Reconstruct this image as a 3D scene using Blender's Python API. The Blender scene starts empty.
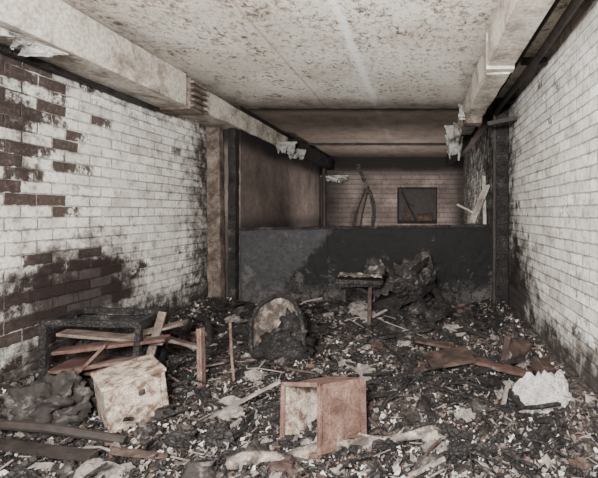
import bpy, math, random
from mathutils import Vector, Matrix, Euler, noise
random.seed(7)
R=random.random
def U(a,b): return a+(b-a)*R()

# ------------------------------------------------------------ node helpers
class S:
    def __init__(s,nt,k): s.nt=nt; s.k=k
    def m(s,op,*o,clamp=False):
        n=s.nt.nodes.new('ShaderNodeMath'); n.operation=op; n.use_clamp=clamp
        s.nt.links.new(s.k,n.inputs[0])
        for i,v in enumerate(o):
            if isinstance(v,S): s.nt.links.new(v.k,n.inputs[i+1])
            else: n.inputs[i+1].default_value=v
        return S(s.nt,n.outputs[0])
    def __add__(s,o): return s.m('ADD',o)
    def __sub__(s,o): return s.m('SUBTRACT',o)
    def __mul__(s,o): return s.m('MULTIPLY',o)
    def mx(s,o): return s.m('MAXIMUM',o)
    def inv(s): return (s*-1.0)+1.0
    def step(s,a,b):
        n=s.nt.nodes.new('ShaderNodeMapRange'); n.interpolation_type='SMOOTHSTEP'
        s.nt.links.new(s.k,n.inputs[0])
        if a<b:
            n.inputs[1].default_value=a; n.inputs[2].default_value=b; n.inputs[3].default_value=0; n.inputs[4].default_value=1
        else:
            n.inputs[1].default_value=b; n.inputs[2].default_value=a; n.inputs[3].default_value=1; n.inputs[4].default_value=0
        return S(s.nt,n.outputs[0])
class M:
    def __init__(s,name,rough=0.85,metal=0.0):
        s.mat=bpy.data.materials.new(name); s.mat.use_nodes=True
        s.nt=s.mat.node_tree; s.b=s.nt.nodes['Principled BSDF']
        s.b.inputs['Roughness'].default_value=rough; s.b.inputs['Metallic'].default_value=metal
        s.b.inputs['Specular IOR Level'].default_value=0.2
        g=s.nt.nodes.new('ShaderNodeTexCoord'); s.pos=g.outputs['Object']
        sp=s.nt.nodes.new('ShaderNodeSeparateXYZ'); s.nt.links.new(s.pos,sp.inputs[0])
        s.X,s.Y,s.Z=[S(s.nt,sp.outputs[i]) for i in range(3)]
    def vec(s,x,y,z):
        n=s.nt.nodes.new('ShaderNodeCombineXYZ')
        for i,v in enumerate((x,y,z)):
            if isinstance(v,S): s.nt.links.new(v.k,n.inputs[i])
            else: n.inputs[i].default_value=v
        return n.outputs[0]
    def noise(s,scale,detail=5,rough=0.6,co=None,dist=0.0):
        n=s.nt.nodes.new('ShaderNodeTexNoise'); n.inputs['Scale'].default_value=scale
        n.inputs['Detail'].default_value=detail; n.inputs['Roughness'].default_value=rough; n.inputs['Distortion'].default_value=dist
        s.nt.links.new(co or s.pos,n.inputs['Vector']); return S(s.nt,n.outputs[0])
    def voro(s,scale,co=None,feat='F1'):
        n=s.nt.nodes.new('ShaderNodeTexVoronoi'); n.feature=feat; n.inputs['Scale'].default_value=scale
        s.nt.links.new(co or s.pos,n.inputs['Vector']); return S(s.nt,n.outputs['Distance'])
    def mix(s,f,a,b,bl='MIX'):
        n=s.nt.nodes.new('ShaderNodeMix'); n.data_type='RGBA'; n.blend_type=bl
        if isinstance(f,S): s.nt.links.new(f.k,n.inputs[0])
        else: n.inputs[0].default_value=f
        for i,v in ((6,a),(7,b)):
            if isinstance(v,tuple): n.inputs[i].default_value=(*v,1)
            else: s.nt.links.new(v,n.inputs[i])
        return n.outputs[2]
    def ramp(s,f,stops):
        n=s.nt.nodes.new('ShaderNodeValToRGB'); s.nt.links.new(f.k,n.inputs[0])
        e=n.color_ramp.elements
        while len(e)<len(stops): e.new(0.5)
        for i,(p,c) in enumerate(stops): e[i].position=p; e[i].color=(*c,1)
        return n.outputs[0]
    def out(s,col,h=None,strength=0.6,dist=0.01):
        s.nt.links.new(col,s.b.inputs['Base Color'])
        if h is not None:
            n=s.nt.nodes.new('ShaderNodeBump'); n.inputs['Strength'].default_value=strength; n.inputs['Distance'].default_value=dist
            s.nt.links.new(h.k,n.inputs['Height']); s.nt.links.new(n.outputs[0],s.b.inputs['Normal'])
        return s.mat
    def blob(s,a,a0,ra,b,b0,rb):
        p=(a-a0)*(1/ra); q=(b-b0)*(1/rb)
        return ((p*p)+(q*q)).m('SQRT').inv().mx(0.0)

def patch(name,stops,scale=8,bs=40,bump=0.5,dist=0.01,rough=0.85,metal=0.0,fine=0.5):
    m=M(name,rough,metal)
    n=m.noise(scale,7,0.68,dist=0.4); c=m.ramp(n,stops)
    f=m.noise(scale*9,4,0.7).step(0.3,0.7)
    c=m.mix(f.inv()*fine,c,(0.02,0.015,0.012))
    h=m.noise(bs,5,0.7)
    return m.out(c,h,bump,dist)
BLK=(0.010,0.009,0.009)
char=M('charred_wood',0.65)
v=char.voro(38,feat='DISTANCE_TO_EDGE'); n_=char.noise(9)
char=char.out(char.ramp(n_,[(0.35,BLK),(0.60,(0.024,0.021,0.020)),(0.78,(0.10,0.085,0.075))]),v.step(0,0.12),0.9,0.01)
ashw=patch('white_ash',[(0.3,(0.22,0.20,0.185)),(0.6,(0.60,0.565,0.53))],20,80,0.6,fine=0.4)
ashg=patch('grey_ash',[(0.3,(0.07,0.06,0.055)),(0.65,(0.25,0.22,0.198))],20,80,0.6,fine=0.35)
wood=patch('scorched_wood',[(0.3,BLK),(0.48,(0.045,0.029,0.024)),(0.64,(0.10,0.067,0.053)),(0.80,(0.30,0.25,0.215))],7,60,0.5)
pwood=patch('sooted_pale_timber',[(0.3,(0.022,0.017,0.014)),(0.45,(0.085,0.062,0.051)),(0.66,(0.24,0.195,0.165))],6,60,0.5)
redw=patch('red_brown_board',[(0.3,(0.02,0.012,0.01)),(0.5,(0.085,0.044,0.036)),(0.75,(0.19,0.135,0.115))],6,60,0.4,fine=0.4)
rust=patch('rusty_steel',[(0.25,(0.04,0.02,0.016)),(0.44,(0.125,0.068,0.052)),(0.60,(0.20,0.125,0.10)),(0.74,(0.42,0.34,0.29))],10,90,0.45,fine=0.65)
cream=patch('blistered_cream_enamel',[(0.25,(0.05,0.026,0.02)),(0.42,(0.16,0.10,0.075)),(0.50,(0.36,0.29,0.23)),(0.62,(0.54,0.475,0.395)),(0.8,(0.62,0.555,0.47))],20,70,0.6,fine=0.75)
sheetm=patch('scorched_white_sheet',[(0.3,(0.12,0.11,0.10)),(0.46,(0.34,0.325,0.305)),(0.8,(0.60,0.58,0.56))],9,50,0.6,fine=0.5)
paint=patch('peeling_beam_paint',[(0.3,(0.14,0.105,0.08)),(0.42,(0.36,0.31,0.26)),(0.53,(0.58,0.53,0.46)),(0.8,(0.72,0.68,0.61))],4,35,0.45,fine=0.5)
fabric=patch('burnt_upholstery',[(0.3,(0.02,0.016,0.015)),(0.46,(0.07,0.055,0.048)),(0.57,(0.22,0.185,0.16)),(0.72,(0.48,0.43,0.38))],11,60,0.8,fine=0.45)
darkfab=patch('charred_upholstery',[(0.35,(0.010,0.009,0.009)),(0.54,(0.035,0.030,0.028)),(0.64,(0.13,0.115,0.105)),(0.78,(0.38,0.345,0.32))],11,60,1.0,fine=0.5)
iron=patch('blackened_iron',[(0.3,BLK),(0.6,(0.035,0.028,0.025)),(0.8,(0.09,0.06,0.048))],12,60,0.4,rough=0.6)

# ------------------------------------------------------------ brick walls
def brick_mat(name,ax,side):
    m=M(name,0.9)
    u=m.Y if ax=='Y' else m.X
    wob=(m.noise(3,4)-0.5)*0.045; wob2=(m.noise(24,3)-0.5)*0.018
    co=m.vec(u+wob2+wob,m.Z+wob2+wob*0.4,0.0)
    b=m.nt.nodes.new('ShaderNodeTexBrick'); m.nt.links.new(co,b.inputs['Vector'])
    b.inputs['Scale'].default_value=1; b.inputs['Brick Width'].default_value=0.225; b.inputs['Row Height'].default_value=0.078
    b.inputs['Mortar Size'].default_value=0.006; b.inputs['Mortar Smooth'].default_value=0.6
    b.inputs['Color1'].default_value=(0,0,0,1); b.inputs['Color2'].default_value=(1,1,1,1); b.inputs['Mortar'].default_value=(0.5,0.5,0.5,1)
    rnd=m.nt.nodes.new('ShaderNodeRGBToBW'); m.nt.links.new(b.outputs['Color'],rnd.inputs[0]); rnd=S(m.nt,rnd.outputs[0])
    mort=S(m.nt,b.outputs['Fac'])
    big=m.noise(1.3,5,0.65); mid=m.noise(6,6,0.7); fin=m.noise(38,6,0.8); m3=m.noise(14,5,0.75,dist=0.4)
    paintc=m.mix(rnd,(0.56,0.53,0.48),(0.81,0.79,0.74))
    paintc=m.mix((mid.step(0.44,0.66))*0.55,paintc,(0.34,0.30,0.26))
    paintc=m.mix((m3.step(0.51,0.65))*0.6,paintc,(0.23,0.195,0.17))
    paintc=m.mix((fin.step(0.52,0.65))*0.65,paintc,(0.18,0.15,0.13))
    raw=m.mix(rnd,(0.018,0.014,0.0135),(0.060,0.042,0.036))
    raw=m.mix(fin.step(0.45,0.7)*0.5,raw,(0.19,0.165,0.145))
    if side=='L':
        reg=m.blob(u,2.2,1.3,m.Z,1.75,1.0)*0.95
        reg=reg.mx(m.blob(u,3.1,1.3,m.Z,0.62,0.5)*0.7)
        reg=reg.mx(u.step(3.0,2.5)*0.3).mx(m.Z.step(0.5,0.2)*0.4)
        soot_falloff=m.Z.step(0.80,0.1)*1.0
        soot_falloff=soot_falloff.mx(u.step(4.1,5.1)*0.8).mx(m.Z.step(1.9,2.25)*0.6).mx((m.blob(u,3.2,1.25,m.Z,0.62,0.56)*1.35)).mx(m.blob(u,2.2,1.2,m.Z,1.7,1.2)*0.75).mx(m.Z*0+0.10)
    elif side=='R':
        reg=m.blob(u,4.6,1.1,m.Z,0.75,0.8)*0.3
        soot_falloff=m.Z.step(0.65,0.15)*0.9
        soot_falloff=soot_falloff.mx(m.blob(u,4.7,1.6,m.Z,0.35,1.1)*1.4).mx(u.step(3.9,5.0)*0.75).mx(m.Z*0+0.10)
    else:
        reg=m.Z*0.0+0.3; soot_falloff=m.Z*0.0+0.4
    mask=(reg+(mid-0.5)*0.7+(rnd-0.5)*0.9+(fin-0.5)*0.5).step(0.40,0.52)
    c=m.mix(mask,paintc,raw)
    c=m.mix(mort*(big.step(0.35,0.6)*0.4+0.3)*mid.step(0.30,0.52),c,(0.13,0.11,0.095))
    sm=(soot_falloff+(mid-0.5)*1.3+(big-0.5)*0.8+(m3-0.5)*0.9).step(0.2,0.95)  # soot and grime, with light falloff darkened into the wall colour
    c=m.mix(sm*0.95,c,(0.019,0.012,0.011))
    h=(mort.inv()*1.0)+(fin*0.6)+(mid*0.5)+(m3*0.5)
    return m.out(c,h,0.9,0.018)
brickL=brick_mat('whitewashed_brick_left','Y','L'); brickR=brick_mat('whitewashed_brick_right','Y','R')
def back_mat(name,ax):
    m=M(name,0.9); u=m.Y if ax=='Y' else m.X
    b=m.nt.nodes.new('ShaderNodeTexBrick'); m.nt.links.new(m.vec(u,m.Z,0.0),b.inputs['Vector'])
    b.inputs['Scale'].default_value=1; b.inputs['Brick Width'].default_value=0.9; b.inputs['Row Height'].default_value=0.11; b.inputs['Mortar Size'].default_value=0.012
    mort=S(m.nt,b.outputs['Fac']); n=m.noise(2.2,6,0.65); n2=m.noise(18,5,0.7)
    c=m.ramp(n,[(0.3,(0.07,0.055,0.049)),(0.55,(0.165,0.13,0.115)),(0.75,(0.29,0.245,0.22))])
    c=m.mix(mort*(0.45 if ax=='X' else 0.0),c,(0.035,0.03,0.027))
    c=m.mix(n2.step(0.48,0.68)*0.5,c,(0.04,0.032,0.029))
    if ax=='X': s=(m.Z.step(1.9,2.4)*0.95).mx(m.X.step(-1.3,-2.1)*0.6).mx(m.X.step(0.5,1.0)*0.6)
    else: s=(m.Z.step(1.75,2.3)*1.1).mx(m.Y.step(8.3,10)*0.5).mx(m.Z.step(1.35,1.0)*0.55)
    c=m.mix((s+(n-0.5)*0.9).step(0.15,0.8),c,(0.018,0.015,0.014))
    return m.out(c,mort.inv()*(1 if ax=='X' else 0.0)+n2*0.5,0.5,0.012)
backX=back_mat('sooted_block_back','X'); backY=back_mat('sooted_render_side','Y')

m=M('blistered_ceiling_plaster',0.9)
co=m.vec(m.X,m.Y*0.75,0.0)
n1=m.noise(1.2,5,0.6); n2=m.noise(22,7,0.8,co=co,dist=0.6); n3=m.noise(70,4,0.8,co=co); n4=m.noise(4,5,0.7,co=co)
c=m.mix(n1.step(0.35,0.65),(0.60,0.55,0.475),(0.79,0.75,0.675))
near=m.Y.step(4.4,2.0)
c=m.mix(((n2+near*0.05+(n4-0.5)*0.35).step(0.51,0.60))*0.8,c,(0.29,0.22,0.165))
c=m.mix(((n2+near*0.02+(n4-0.5)*0.4).step(0.58,0.64))*0.9,c,(0.065,0.048,0.04))
c=m.mix((n3.step(0.54,0.64))*0.6,c,(0.14,0.108,0.085))
line=((m.X+(m.noise(2,2)-0.5)*0.06)+0.53).m('ABSOLUTE')
c=m.mix((line+(n2-0.5)*0.08).step(0.06,0.01)*0.8,c,(0.92,0.9,0.87))
c=m.mix(m.X.m('ADD',1.15).m('ABSOLUTE').step(0.016,0.006)*0.4,c,(0.2,0.15,0.12))
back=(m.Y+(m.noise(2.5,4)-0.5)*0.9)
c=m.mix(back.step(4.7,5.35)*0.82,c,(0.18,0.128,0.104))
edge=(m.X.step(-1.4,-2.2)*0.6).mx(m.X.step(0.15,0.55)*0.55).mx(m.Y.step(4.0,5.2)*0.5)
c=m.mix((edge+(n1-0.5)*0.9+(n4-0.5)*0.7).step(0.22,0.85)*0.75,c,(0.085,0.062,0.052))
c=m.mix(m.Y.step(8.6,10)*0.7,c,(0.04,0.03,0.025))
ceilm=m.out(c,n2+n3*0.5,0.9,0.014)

m=M('charred_half_wall_panel',0.75)
n1=m.noise(1.6,5,0.6); n2=m.noise(14,7,0.8,dist=0.6); n5=m.noise(5,6,0.75)
g=m.ramp(n2,[(0.3,(0.016,0.015,0.016)),(0.6,(0.040,0.038,0.040)),(0.8,(0.09,0.086,0.086))])
k=m.ramp(n2,[(0.35,(0.004,0.004,0.004)),(0.65,(0.009,0.0085,0.0085)),(0.85,(0.04,0.037,0.037))])
d=(m.X*0.8)+(m.Z*-0.9)+(n1-0.5)*1.2+(n5-0.5)*0.6
c=m.mix((d+1.75).step(0.0,0.15),g,k)
c=m.mix((n5+m.Z.step(0.9,0.2)*0.1).step(0.61,0.68)*0.45,c,(0.10,0.092,0.086))
c=m.mix((m.Z+(n1-0.5)*0.7).step(0.45,0.1)*0.5*n2.step(0.4,0.6),c,(0.12,0.105,0.095))
panelm=m.out(c,n2+n5,0.6,0.012)

m=M('ash_covered_debris',0.95)
n1=m.noise(2.2,5,0.65); n2=m.noise(26,8,0.85,dist=0.8); n3=m.noise(90,4,0.8)
c=m.ramp(n2,[(0.38,(0.012,0.010,0.010)),(0.47,(0.065,0.050,0.043)),(0.55,(0.18,0.15,0.13)),(0.66,(0.46,0.415,0.375))])
c=m.mix(n3.step(0.6,0.42)*0.55,c,(0.02,0.016,0.014))
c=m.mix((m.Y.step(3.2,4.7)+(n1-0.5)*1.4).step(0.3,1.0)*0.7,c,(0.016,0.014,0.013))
c=m.mix((n1.step(0.60,0.45))*0.3,c,(0.035,0.025,0.022))
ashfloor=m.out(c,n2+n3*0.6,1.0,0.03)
concrete=patch('scorched_concrete',[(0.3,(0.04,0.03,0.03)),(0.7,(0.2,0.17,0.15))],3,30,0.4)

# ------------------------------------------------------------ mesh builder
class B:
    def __init__(s): s.v=[];s.f=[];s.m=[]
    def box(s,c,size,rot=(0,0,0),m=0,jit=0.0):
        e=Euler(rot).to_matrix(); o=len(s.v); c=Vector(c)
        for x in(-.5,.5):
            for y in(-.5,.5):
                for z in(-.5,.5):
                    p=Vector((x*size[0],y*size[1],z*size[2]))
                    if jit: p+=Vector((U(-jit,jit),U(-jit,jit),U(-jit,jit)))
                    s.v.append(c+e@p)
        for q in((0,1,3,2),(4,6,7,5),(0,4,5,1),(2,3,7,6),(0,2,6,4),(1,5,7,3)):
            s.f.append([o+i for i in q]); s.m.append(m)
    def beam(s,a,b,w,h,m=0,rough=0.0,segs=1,roll=0.0):
        a=Vector(a);b=Vector(b);d=(b-a).normalized()
        up=Vector((0,0,1)) if abs(d.z)<0.9 else Vector((0,1,0))
        sx=d.cross(up).normalized(); sy=sx.cross(d).normalized()
        if roll:
            q=Matrix.Rotation(roll,3,d); sx=q@sx; sy=q@sy
        o=len(s.v)
        for i in range(segs+1):
            p=a.lerp(b,i/segs)
            for u,w2 in((-1,-1),(1,-1),(1,1),(-1,1)):
                j=Vector((U(-1,1),U(-1,1),U(-1,1)))*rough
                s.v.append(p+sx*(u*w/2)+sy*(w2*h/2)+j)
        for i in range(segs):
            for k in range(4):
                s.f.append([o+4*i+k,o+4*i+(k+1)%4,o+4*i+4+(k+1)%4,o+4*i+4+k]); s.m.append(m)
        s.f.append([o+3,o+2,o+1,o]); s.m.append(m); e=o+4*segs
        s.f.append([e,e+1,e+2,e+3]); s.m.append(m)
    def tube(s,pts,r,m=0,n=8,jit=0.0):
        pts=[Vector(p) for p in pts]; o=len(s.v)
        rr=r if isinstance(r,(list,tuple)) else [r]*len(pts)
        for i,p in enumerate(pts):
            d=(pts[min(i+1,len(pts)-1)]-pts[max(i-1,0)]).normalized()
            up=Vector((0,0,1)) if abs(d.z)<0.9 else Vector((0,1,0))
            sx=d.cross(up).normalized(); sy=sx.cross(d).normalized()
            for k in range(n):
                a=2*math.pi*k/n; q=rr[i]*(1+U(-jit,jit))
                s.v.append(p+sx*math.cos(a)*q+sy*math.sin(a)*q)
        for i in range(len(pts)-1):
            for k in range(n):
                s.f.append([o+n*i+k,o+n*i+(k+1)%n,o+n*(i+1)+(k+1)%n,o+n*(i+1)+k]); s.m.append(m)
        s.f.append([o+k for k in range(n)][::-1]); s.m.append(m)
        e=o+n*(len(pts)-1); s.f.append([e+k for k in range(n)]); s.m.append(m)
    def grid(s,fn,nu,nv,m=0):
        o=len(s.v)
        for i in range(nu+1):
            for j in range(nv+1): s.v.append(Vector(fn(i/nu,j/nv)))
        for i in range(nu):
            for j in range(nv):
                a=o+i*(nv+1)+j; s.f.append([a,a+nv+1,a+nv+2,a+1]); s.m.append(m)
    def flake(s,c,r,e,m=0,el=1.0):
        o=len(s.v); n=random.choice((4,5,6,7)); s.v.append(c+e@Vector((0,0,U(0,.5)*r)))
        for k in range(n):
            a=2*math.pi*k/n+U(-.3,.3); q=r*U(.45,1.4)
            s.v.append(c+e@Vector((math.cos(a)*q*el,math.sin(a)*q,U(-.6,.6)*r)))
        for k in range(n): s.f.append([o,o+1+k,o+1+(k+1)%n]); s.m.append(m)
    def blob(s,c,r,sd,m=0,sq=(1,.8,.6),nu=12,nv=8):
        c=Vector(c)
        def fn(u,v):
            a=u*2*math.pi; p=v*math.pi; d=Vector((math.cos(a)*math.sin(p),math.sin(a)*math.sin(p),math.cos(p)))
            q=r*(1+.6*noise.noise(d*1.6+Vector((sd,0,0)))+.4*noise.noise(d*4+Vector((sd,0,0)))+.15*noise.noise(d*11+Vector((sd,0,0))))
            return c+Vector((d.x*q*sq[0],d.y*q*sq[1],d.z*q*sq[2]))
        s.grid(fn,nu,nv,m)
    def rotz(s,c,a,tilt=(0,0)):
        c=Vector(c); q=Euler((tilt[0],tilt[1],a)).to_matrix()
        s.v=[c+q@p for p in s.v]
    def done(s,name,mats,bevel=0,smooth=False,solid=0,sub=0,smooth_m=None):
        me=bpy.data.meshes.new(name); me.from_pydata([tuple(p) for p in s.v],[],s.f)
        for x in mats: me.materials.append(x)
        me.polygons.foreach_set('material_index',s.m)
        if smooth: me.polygons.foreach_set('use_smooth',[True]*len(me.polygons))
        if smooth_m is not None: me.polygons.foreach_set('use_smooth',[k==smooth_m for k in s.m])
        me.update()
        ob=bpy.data.objects.new(name,me); bpy.context.collection.objects.link(ob)
        if solid:
            q=ob.modifiers.new('s','SOLIDIFY'); q.thickness=solid; q.offset=0
        if bevel:
            q=ob.modifiers.new('b','BEVEL'); q.width=bevel; q.segments=2; q.limit_method='ANGLE'
        return ob
def nz(x,y,z=0.0): return noise.noise(Vector((x,y,z)))
def fb(x,y,z=0.0,o=5): return noise.fractal(Vector((x,y,z)),1.0,2.0,o)
def sst(a,b,x):
    t=max(0,min(1,(x-a)/(b-a))); return t*t*(3-2*t)
def H(x,y):
    h=0.05+0.045*fb(x*1.1,y*1.1,3.1,3)+0.035*abs(nz(x*4,y*4,1.7))+0.022*fb(x*11,y*11,9,4)
    h+=0.10*sst(-1.9,-2.5,x)+0.09*sst(0.6,1.0,x)+0.06*sst(3.9,5.1,y)+0.16*math.exp(-((x+0.05)**2/0.30+(y-4.45)**2/0.2))
    return max(h,0.006)

XL,XR,XI,YB,YD,ZC,YF=-2.5,1.02,-2.17,10.0,5.2,2.5,-2.0
def slab(name,x0,x1,y0,y1,z0,z1,mat):
    b=B(); b.box(((x0+x1)/2,(y0+y1)/2,(z0+z1)/2),(x1-x0,y1-y0,z1-z0)); return b.done(name,[mat])
slab('floor',XL-.2,XR+.2,YF-.2,YB+.2,-.15,0,concrete)
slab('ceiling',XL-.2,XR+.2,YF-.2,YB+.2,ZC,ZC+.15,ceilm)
slab('wall_left',XL-.2,XL,YF,YD,0,ZC,brickL)
slab('wall_right',XR,XR+.2,YF,YB,0,ZC,brickR)
slab('wall_front',XL-.2,XR+.2,YF-.2,YF,0,ZC,brick_mat('whitewashed_brick_front','X','F'))
slab('wall_left_inner',XL-.2,XI,YD,YB,0,ZC,backY)
b=B(); wx0,wx1,wz0,wz1=-0.53,0.40,0.95,1.80
for a in((XL-.2,wx0,0,ZC),(wx1,XR+.2,0,ZC),(wx0,wx1,0,wz0),(wx0,wx1,wz1,ZC)):
    b.box(((a[0]+a[1])/2,YB+.1,(a[2]+a[3])/2),(a[1]-a[0],.2,a[3]-a[2]))
b.done('wall_back',[backX])
b=B()
for a in((wx0,wz0,wx0,wz1),(wx1,wz0,wx1,wz1),(wx0,wz0,wx1,wz0),(wx0,wz1,wx1,wz1)):
    b.beam((a[0],YB+.05,a[1]),(a[2],YB+.05,a[3]),.05,.07)
b.box((-.06,YB+.19,1.37),(.95,.02,.87),m=1)
b.beam((-.44,YB+.08,1.70),(-.10,YB+.08,1.0),.05,.02,m=0); b.box((-.30,YB+.14,1.20),(.20,.02,.42),(0,.3,0),m=2); b.box((.12,YB+.14,1.08),(.34,.02,.18),(0,-.1,0),m=2)
b.done('window_1',[char,iron,wood],bevel=.006)

b=B()
def hw(x): return 1.0+0.04*(x-XI)/(XR-XI)
for x0,x1,y in((XI,-1.12,5.22),(-1.11,XR,5.20)):
    def fn(u,v,x0=x0,x1=x1,y=y):
        x=x0+(x1-x0)*u; z=hw(x)*v
        return (x,y-0.02*nz(x*2,z*2)-0.006*nz(x*14,z*14),z)
    b.grid(fn,60,40)
    b.box(((x0+x1)/2,y+.06,.5),(x1-x0,.06,.99))
b.beam((XI,5.22,1.01),(XR,5.22,1.05),.09,.03,m=1,rough=.005,segs=50)
b.done('half_wall',[panelm,char])

b=B(); b.beam((-2.40,5.08,0),(-2.42,5.08,2.2),.15,.12,m=0,rough=.006,segs=30); b.done('timber_post',[pwood],bevel=.006)
b=B(); b.beam((-2.22,5.12,0),(-2.22,5.12,2.2),.09,.10,m=0,rough=.007,segs=40); b.done('charred_stud',[char],bevel=.004)
b=B(); b.beam((.93,4.98,0),(.93,4.98,2.5),.16,.15,m=0,rough=.008,segs=40)
b.beam((.84,4.90,0),(.85,4.90,2.35),.035,.04,m=1,rough=.003,segs=20); b.done('charred_post',[char,iron],bevel=.006)

b=B()
def beamfn(b,x0,x1,z0,z1,y0,y1,m=0,a=0.008,st=.05):
    n=max(2,int((y1-y0)/st))
    b.beam(((x0+x1)/2,y0,(z0+z1)/2),((x0+x1)/2,y1,(z0+z1)/2),x1-x0,z1-z0,m=m,rough=a,segs=n)
beamfn(b,XL+.01,-2.17,2.20,2.49,YF+.02,4.0,a=.004,st=.4)
beamfn(b,XL+.01,-2.15,2.21,2.43,4.25,7.0,a=.006,st=.25)
beamfn(b,-2.16,-1.98,2.20,2.40,7.0,9.98,m=2,a=.012)
b.box((-2.31,4.12,2.31),(.34,.24,.30),m=1,jit=.01)
for i in range(5): b.box((-2.12,4.12,2.20+i*.055),(.05,.26,.02),m=1,jit=.004)
b.beam((-2.45,2.3,2.16),(-2.44,4.0,2.16),.05,.04,m=2,rough=.004,segs=14)
b.done('timber_beam',[paint,pwood,char],bevel=.005)
b=B()
beamfn(b,.48,.67,2.25,2.49,YF+.02,3.1,a=.004,st=.4)
beamfn(b,.49,.66,2.22,2.46,3.15,5.6,a=.007,st=.2)
b.box((.58,3.13,2.36),(.20,.10,.26),m=0,jit=.006)
b.box((.56,4.6,2.20),(.2,.16,.12),m=1,jit=.01)
beamfn(b,.60,.75,2.28,2.48,5.6,9.9,m=2,a=.012)
b.done('timber_beam.001',[paint,pwood,char],bevel=.005)
b=B(); b.tube([(.86+.01*math.sin(i),YF+.1+i*.36,2.40-.004*i) for i in range(20)],.028)
for y in(1.8,3.4,4.6): b.box((.90,y,2.40),(.2,.05,.05))
b.tube([(.80,YF+.1+i*.36,2.44) for i in range(20)],.016)
b.beam((.70,4.45,2.12),(.99,4.40,2.17),.05,.04)
b.done('pipe_conduit',[iron],smooth=False)
b=B(); b.beam((-2.1,5.25,2.485),(.5,5.25,2.485),.05,.03,rough=.004,segs=40); b.beam((-2.1,8.0,2.48),(.6,8.0,2.48),.06,.04,rough=.004,segs=40)
b.done('trim_ceiling',[iron])

# torn strips of lining, each a ragged tapering hanging sheet
def shred(name,x,y,z,w,l,seed,mt=None,ang=0,n=3):
    b=B()
    for k in range(n):
        ox=(k-(n-1)/2)*w*.45; ll=l*(.6+.4*abs(nz(seed*3+k,1.1))*2); sd=seed+k*2.3
        def fn(u,v):
            ww=w*.5*(1-.7*v*v)*(1+.4*nz(sd,v*6))
            X=ox*(1-.3*v)+(u-.5)*ww+.12*w*nz(v*3,sd); Z=-v*ll; Y=.25*w*math.sin(u*3+sd)*v+.2*w*nz(v*3,sd,4)+.05*w*k
            return (x+X*math.cos(ang)-Y*math.sin(ang),y+X*math.sin(ang)+Y*math.cos(ang),z+Z+.03*w*nz(u*9,v*9,seed))
        b.grid(fn,8,16)
    b.done(name,[mt or sheetm],solid=.004)
shred('peeled_lining',-2.06,6.5,2.28,.26,.26,1.2); shred('peeled_lining.001',-2.0,6.95,2.24,.24,.22,4.4,ang=.5)
shred('peeled_lining.002',-1.86,9.3,2.02,.42,.20,9.1); shred('peeled_lining.003',.41,5.2,2.26,.16,.26,2.2)
shred('peeled_lining.004',.46,5.75,2.24,.20,.42,5.4,ang=.3); shred('peeled_lining.005',.42,4.3,2.28,.12,.18,3.7,ang=1.2)
shred('peeled_lining.006',-2.22,2.4,2.19,.34,.09,3.0,ang=1.4); shred('peeled_lining.007',.43,4.9,2.22,.12,.2,6.3,mt=ashg,ang=.9)

b=B(); pts=[]
for i in range(27):
    t=i/26; z=1.04+.75*t; x=-.57-.01*t-.14*t*t+.03*math.sin(t*5)
    pts.append((x,5.17,z))
for i in range(26):
    p,q=Vector(pts[i]),Vector(pts[i+1]); b.beam(p,p.lerp(q,.78),.045+U(-.008,.008),.045+U(-.008,.008),m=0,rough=.003)
b.tube(pts,.012,m=0,n=6); b.done('charred_batten',[char])
b=B(); b.beam((.97,6.2,1.60),(.72,6.05,1.06),.11,.03,rough=.004,segs=6); b.beam((.52,6.1,1.32),(.8,6.15,1.18),.07,.03,rough=.003,segs=4); b.beam((.90,5.9,.2),(.95,6.4,1.75),.05,.03)
b.done('broken_board',[paint],bevel=.003)
b=B()
for x0,x1,z in((-1.75,-1.25,1.75),(-1.5,-1.2,1.7),(-1.6,-1.35,1.5)): b.tube([(x0,9.7,.0),((x0+x1)/2+.05,9.75,1.2),(x1,9.9,z)],.018)
b.done('bent_rod',[iron])
b=B(); b.tube([(-2.05,9.2,0),(-2.06,9.2,2.15)],.04); b.done('drain_pipe',[iron])

# ------------------------------------------------------------ debris bed (one mass)
b=B()
x0,x1,y0,y1=XL+.004,XR-.004,-0.6,YD-.04; nu,nv=190,300
b.grid(lambda u,v:(x0+(x1-x0)*u,y0+(y1-y0)*v,H(x0+(x1-x0)*u,y0+(y1-y0)*v)),nu,nv)
for i in range(44000):
    y=1.2+3.85*(R()**1.3); x=U(XL+.06,XR-.06); far=y/5
    if fb(x*1.7,y*1.7,5,3)<U(-1.0,.1): continue
    z=H(x,y)+U(-.004,.018); r=R()
    w=[.14-.10*far,.32,.34+.35*far,.11,.03]; mi=1+random.choices(range(5),w)[0]
    rot=(U(-1.2,1.2),U(-1.2,1.2),U(0,6.28)); sc=U(.4,1)**2
    if r<.74: b.flake(Vector((x,y,z+.004)),.004+.020*sc*R()**.5,Euler(rot).to_matrix(),mi,el=U(.4,1.6))
    elif r<.86: b.box((x,y,z),(U(.006,.03),U(.006,.022),U(.004,.014)),rot,mi,jit=.006)
    elif r<.93:
        l=U(.015,.05); w_=U(.006,.018); k=U(-1.6,1.6); e=Euler(rot).to_matrix(); c=Vector((x,y,z+.008))
        b.grid(lambda u,v:c+e@Vector(((u-.5)*l,(v-.5)*w_,k*l*(u-.5)**2+.004*math.sin(v*5+i))),3,1,mi)
    else:
        l=U(.03,.12); a=U(0,6.28); t=U(-.5,.5); d=Vector((math.cos(a),math.sin(a),math.sin(t)))*l/2; c=Vector((x,y,z+.01))
        if mi==1: mi=3
        b.beam(c-d,c+d,U(.002,.008),U(.002,.007),mi,roll=U(0,3))
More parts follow.
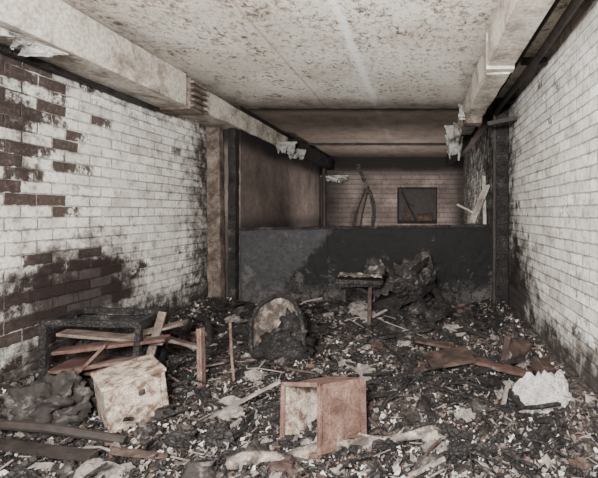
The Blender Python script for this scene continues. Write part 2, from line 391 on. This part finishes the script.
for i in range(420):
    y=U(1.6,4.8); x=U(XL+.3,XR-.3); l=U(.12,.42)*(0.6 if y<2.3 else 1); a=U(0,6.28); t=U(-.15,.45)
    if R()<.5: a=random.choice([.2,2.8,3.3])+U(-.4,.4)
    c=Vector((x,y,H(x,y)+.015+abs(math.sin(t))*l*.4)); d=Vector((math.cos(a)*math.cos(t),math.sin(a)*math.cos(t),math.sin(t)))*l/2
    if not(XL+.08<(c-d).x<XR-.08 and XL+.08<(c+d).x<XR-.08) or max((c-d).y,(c+d).y)>5.0: continue
    mi=random.choices((3,4,2),(7,1,1))[0]
    if R()<.6: b.tube([c-d,c+Vector((0,0,U(0,.04))),c+d],U(.003,.009),mi,6,jit=.3)
    else: b.beam(c-d,c+d,U(.010,.035),U(.008,.02),mi,rough=.003,segs=5,roll=U(0,3))
for i in range(330):
    y=U(1.8,4.85); x=U(XL+.2,XR-.2); s=U(.02,.075)
    if y>3.8: s*=1.4
    b.blob((x,y,H(x,y)+.2*s),s,U(0,99),random.choices((3,2,6,4),(6,2,2,.5))[0])
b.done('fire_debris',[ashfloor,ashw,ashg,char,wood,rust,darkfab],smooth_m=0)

# ------------------------------------------------------------ objects
b=B(); w,dp,h=.52,.34,.42
for sx in(-1,1):
    for sy in(-1,1): b.beam((sx*w/2,sy*dp/2,0),(sx*w/2+.01*sx,sy*dp/2,h),.036,.036,m=0,rough=.003,segs=6)
for sy in(-1,1):
    b.beam((-w/2-.02,sy*dp/2,h),(w/2+.02,sy*dp/2,h),.04,.036,m=0,rough=.003,segs=8)
    b.beam((-w/2,sy*dp/2,.06),(w/2,sy*dp/2,.06),.035,.035,m=0,rough=.003,segs=8)
for sx in(-1,1): 
    b.beam((sx*w/2,-dp/2,h),(sx*w/2,dp/2,h),.036,.034,m=0); b.beam((sx*w/2,-dp/2,.06),(sx*w/2,dp/2,.06),.035,.035,m=0)
    b.beam((sx*w/2,-dp/2,.24),(sx*w/2,dp/2,.24),.025,.025,m=0)
b.box((0,dp/2,.22),(w,.015,.34),m=0,jit=.005)
b.box((0,0,.10),(w,.32,.015),(0,.05,0),m=1)
b.beam((-.22,-.1,.34),(.38,-.05,.28),.12,.02,m=2,rough=.003,segs=5)
b.beam((-.20,-.16,.24),(.42,-.12,.32),.10,.02,m=1,rough=.003,segs=5)
b.beam((-.15,-.2,.14),(.30,-.22,.22),.07,.02,m=1,rough=.003,segs=5)
b.beam((-.20,0,.20),(.46,.05,.38),.12,.018,m=2,rough=.003,segs=5)
b.beam((-.1,-.25,.05),(.10,-.2,.30),.06,.018,m=1)
b.beam((.27,-.1,.02),(.33,.0,.46),.05,.02,m=2)
b.beam((.33,-.02,.30),(.52,.1,.20),.10,.02,m=2,rough=.003,segs=4)
b.rotz((-2.06,2.82,.10),.12,(.0,.05)); b.done('broken_cabinet',[char,redw,pwood],bevel=.003)

b=B(); b.blob((-2.02,2.34,.15),.17,3.3,0,(1.05,.85,.78),60,40); b.done('burnt_cushion',[darkfab],smooth=True)
b=B(); b.blob((-1.84,2.55,.12),.11,8.3,0,(1,.9,1),40,26); b.done('burnt_cushion.001',[char],smooth=True)

b=B(); s_=.28; hh=.27
b.box((0,0,hh/2),(s_,s_,hh)); b.box((0,0,hh+.008),(s_+.016,s_+.016,.022)); b.box((0,0,hh+.016),(s_-.03,s_-.03,.014))
b.box((0,-s_/2-.004,hh*.5),(s_-.06,.01,hh-.09)); b.box((s_/2+.004,0,hh*.5),(.01,s_-.06,hh-.09))
b.box((.02,-s_/2-.012,hh*.75),(.03,.012,.03),m=1)
for sx in(-1,1):
    for sy in(-1,1): b.box((sx*s_*.42,sy*s_*.42,-.01),(.03,.03,.03),m=1)
b.rotz((-1.59,2.40,.05),.80,(.04,-.12)); b.done('enamelled_box',[cream,iron],bevel=.006)

# rusted metal bin: open mouth facing left, tipped
b=B(); W,D,Hh,t=.30,.28,.30,.010
b.box((0,-D/2,Hh/2),(W,t,Hh)); b.box((0,D/2,Hh/2),(W,t,Hh),m=1); b.box((W/2,0,Hh/2),(t,D,Hh),m=1); b.box((0,0,.005),(W,D,t),m=1); b.box((0,0,Hh-.005),(W,D,t))
for sy in(-1,1): b.box((-W/2,sy*D/2,Hh/2),(.018,.020,Hh+.020))
for z in(0,Hh): b.box((-W/2,0,z),(.018,D+.020,.020))
b.box((0,-D/2-.006,Hh*.5),(W-.10,.006,Hh-.1))
for i in range(60): b.flake(Vector((U(-.14,.1),U(-.11,.11),.02+U(0,.04))),U(.01,.03),Euler((U(-1,1),U(-1,1),U(0,6))).to_matrix(),2)
b.rotz((-.47,2.13,.05),.90,(-.22,.18)); b.done('rusted_metal_bin',[rust,cream,ashg],bevel=.003)

# round-backed bucket chair, tipped back, full of char
b=B()
def chairback(u,v,off=0.0,sc=1.0):
    a=(u-.5)*2; hgt=.48*v
    hw_=.20*sc*(1.0 if v<.45 else math.sqrt(max(0.0004,1-((v-.45)/.56)**2)))
    x=math.sin(a*1.35)/math.sin(1.35)*hw_; y=-.22*(1-math.cos(a*1.35))*(hw_/.2)+.02*nz(x*9,hgt*9,4)+off
    return (x,y,hgt)
b.grid(lambda u,v:chairback(u,v),24,26,0)
b.grid(lambda u,v:chairback(u,v,.04,1.05),24,26,1)
rim=[chairback(0,v/14) for v in range(14)]+[chairback(u/8,1) for u in range(9)]+[chairback(1,1-v/14) for v in range(1,15)]
b.tube(rim,.012,m=1,n=8,jit=.4)
b.blob((.03,-.12,.05),.17,4.4,1,(1.1,1,.8),30,20); b.blob((.10,-.06,.20),.10,7.4,1,(.9,.8,1.1),24,16)
b.rotz((-1.11,3.50,.04),.12,(-.28,-.14)); b.done('tub_chair',[fabric,char],smooth=True,solid=.012)

b=B()
b.box((0,0,.53),(.42,.30,.035),(0.04,.03,0),m=0,jit=.012); b.box((0,0,.495),(.36,.25,.04),m=0,jit=.012)
b.grid(lambda u,v:((u-.5)*.40,(v-.5)*.28,.555+.03*abs(nz(u*6,v*6))+.012*(1-u)),20,16,2)
b.beam((.08,-.04,-.02),(.09,-.04,.5),.035,.035,m=1,rough=.004,segs=10)
b.beam((-.16,.10,.3),(-.17,.10,.5),.04,.04,m=0); b.beam((.09,-.04,.12),(.30,.02,.05),.04,.03,m=0); b.beam((.09,-.04,.4),(-.12,.05,.48),.03,.03,m=0)
b.rotz((-.56,4.05,.05),.1); b.done('burnt_table',[char,wood,fabric],bevel=.004)
b=B()
b.grid(lambda u,v:(-.44+(u-.5)*.20*(1-.45*v*v),4.16+.04*nz(u*4,v*4)-.05*math.sin(u*3.1),.61+.15*v+.03*nz(u*4,v*2,7)),12,10)
b.done('seat_pad_remnant',[darkfab],smooth=True,solid=.04)

# collapsed armchair heap
b=B()
def pad(u,v):
    x=(u-.5)*.62; y=(v-.5)*.44; return (x,y,.40+.08*nz(u*4,v*4,2)+.06*nz(u*11,v*11)+.05*math.sin(u*3.1)*math.sin(v*3.1))
b.grid(pad,40,30,0)
b.box((0,0,.30),(.56,.40,.12),m=1,jit=.02)
for sx in(-1,1):
    for sy in(-1,1): b.beam((sx*.24,sy*.17,.3),(sx*.29,sy*.2,-.06),.04,.04,m=1,rough=.006,segs=6)
    b.beam((sx*.29,-.2,.30),(sx*.29,-.18,.52),.035,.035,m=1,rough=.006,segs=4)
    b.beam((sx*.29,-.2,.52),(sx*.29,.2,.54),.045,.03,m=1,rough=.008,segs=6)
b.grid(lambda u,v:((u-.5)*.58,.20+.10*v+.06*nz(u*5,v*5),.32+.30*v*(1-.5*abs(nz(u*4,1)))),30,20,0)
for i in range(6):
    cx,cy=-.18+.18*(i%3),-.08+.18*(i//3); b.tube([(cx+.035*math.cos(k*.8),cy+.035*math.sin(k*.8),.08+k*.006) for k in range(30)],.004,m=1,n=5)
for k in range(14): b.blob((U(-.30,.30),U(-.26,.20),U(.0,.42)),U(.06,.12),U(0,50),random.choice((0,1,1)),nu=22,nv=14)
b.beam((-.34,-.25,.0),(.15,-.22,.32),.03,.03,m=1,rough=.004,segs=5); b.beam((.3,-.25,-.05),(-.10,-.24,.30),.03,.03,m=1,rough=.004,segs=5)
b.beam((-.30,-.2,.30),(-.42,-.3,.02),.03,.03,m=1,rough=.004,segs=5)
b.rotz((-.05,4.35,.10),-.45,(.16,-.34)); b.done('collapsed_armchair',[darkfab,char],solid=.012)

b=B(); b.beam((-1.39,2.74,.03),(-1.41,2.76,.46),.045,.02,rough=.002,segs=8,roll=1.3); b.beam((-1.38,2.745,.03),(-1.40,2.765,.46),.008,.05); b.done('steel_stake',[rust])
b=B(); b.tube([(-1.22,2.84,.02),(-1.25,2.86,.22),(-1.28,2.9,.46)],.009); b.done('steel_rod',[rust])
b=B(); b.beam((-1.93,3.5,.05),(-1.90,3.5,.36),.05,.04,rough=.004,segs=5); b.beam((-1.78,3.7,.02),(-1.83,3.7,.30),.03,.03,rough=.004,segs=5); b.done('charred_stump',[char])
b=B(); b.tube([(-1.75,3.8,.08),(-1.6,3.75,.18),(-1.4,3.7,.14),(-1.35,3.75,.05)],[.02,.03,.03,.02],jit=.2); b.beam((-1.62,3.9,.1),(-1.42,4.0,.4),.03,.03,rough=.004,segs=5); b.done('charred_branch',[char])
b=B(); P=[Vector((-.85,1.90,.09)).lerp(Vector((.10,2.16,.10)),i/16)+Vector((0,0,.008*math.sin(i))) for i in range(17)]
b.tube(P,[.028+.008*math.sin(i*1.3) for i in range(17)],jit=.25,n=9); b.done('ash_coated_pole',[fabric],smooth=True)
b=B(); b.tube([(-2.35,2.20,.14),(-2.1,2.10,.17),(-1.8,2.08,.16),(-1.45,2.12,.08)],.022,n=10); b.beam((-2.3,2.1,.10),(-1.5,1.98,.08),.05,.03,rough=.003,segs=10)
b.done('bent_pipe',[iron],smooth=False)
b=B(); b.tube([(-.95,2.45,.09),(-.8,2.5,.10),(-.66,2.52,.10)],.014); b.done('charred_stick',[char])

# right-hand rubble
b=B()
def crump(u,v):
    x=(u-.5)*.32; y=(v-.5)*.24
    x*=1-.25*abs(nz(v*3,8)); 
    return (.72+x+.03*nz(v*4,u*4,9),2.50+y*.9,.17+.09*nz(u*2.5,v*2.5,5.5)+.07*abs(nz(u*5,v*5,1))+.02*nz(u*13,v*13)-.35*(u-.5)*(u-.5)+.10*(v-.5))
b.grid(crump,26,20); b.done('crumpled_sheet',[sheetm],solid=.004)
b=B()
for a,c,w_,m_ in(((.40,3.22,.10),(.72,2.85,.13),.09,0),((.38,3.05,.07),(.75,3.1,.16),.06,1),((.45,2.75,.06),(.80,2.66,.10),.04,1),((.30,2.7,.05),(.62,2.35,.08),.035,1),((.5,2.30,.06),(.93,2.34,.12),.04,1),((.50,2.95,.08),(.56,2.35,.14),.03,1),((.62,3.2,.05),(.66,3.25,.27),.05,2)):
    b.beam(a,c,w_,.022,m=m_,rough=.003,segs=5)
b.done('broken_plank',[redw,char,wood],bevel=.002)
b=B(); b.box((.22,3.22,.12),(.34,.26,.02),(.06,-.05,.2),jit=.01); b.box((.12,3.5,.14),(.3,.12,.02),(-.05,.08,-.3),jit=.01); b.done('scorched_panel',[wood],bevel=.003)
b=B(); b.box((.78,3.35,.14),(.12,.10,.14),(.2,.1,.5),jit=.01); b.box((.86,3.0,.12),(.10,.14,.08),(.1,.3,.2),jit=.01); b.done('burnt_block',[wood],bevel=.008)
b=B(); b.tube([(.30,3.9,.12),(.4,3.85,.16),(.6,3.8,.10)],.02,jit=.2); b.beam((-.4,3.70,.12),(.1,3.80,.18),.05,.025,rough=.004,segs=8)
b.done('charred_lath',[char])

# ------------------------------------------------------------ lights
def area(name,loc,tgt,size,e,col=(1,1,1)):
    l=bpy.data.lights.new(name,'AREA'); l.size=size; l.energy=e; l.color=col
    o=bpy.data.objects.new(name,l); bpy.context.collection.objects.link(o); o.location=loc
    o.rotation_euler=(Vector(tgt)-Vector(loc)).to_track_quat('-Z','Y').to_euler()
area('camera_flash',(-.3,-.5,1.75),(-.6,5,1.6),.4,440,(1,.99,.975))  # frontal area light standing in for a camera flash
area('front_fill',(-1.2,-.5,1.2),(-.9,4,1.9),.8,110,(1,.985,.965))  # second front light, added as fill from the left
area('back_room_fill',(-.6,7.4,.35),(-.5,10,1.9),.8,75,(1,.96,.93))  # added fill, hidden low behind the half wall to brighten the back room
w=bpy.data.worlds.new('World'); bpy.context.scene.world=w; w.use_nodes=True
w.node_tree.nodes['Background'].inputs[0].default_value=(.8,.85,.9,1); w.node_tree.nodes['Background'].inputs[1].default_value=.3
cd=bpy.data.cameras.new('Camera'); cam=bpy.data.objects.new('Camera',cd); bpy.context.collection.objects.link(cam)
cam.location=(0,0,1.2); cam.rotation_euler=(math.pi/2,0,0); cd.lens=25.9; cd.sensor_width=36; cd.shift_x=-.2023; cd.shift_y=-.0435; cd.clip_start=.05
bpy.context.scene.camera=cam
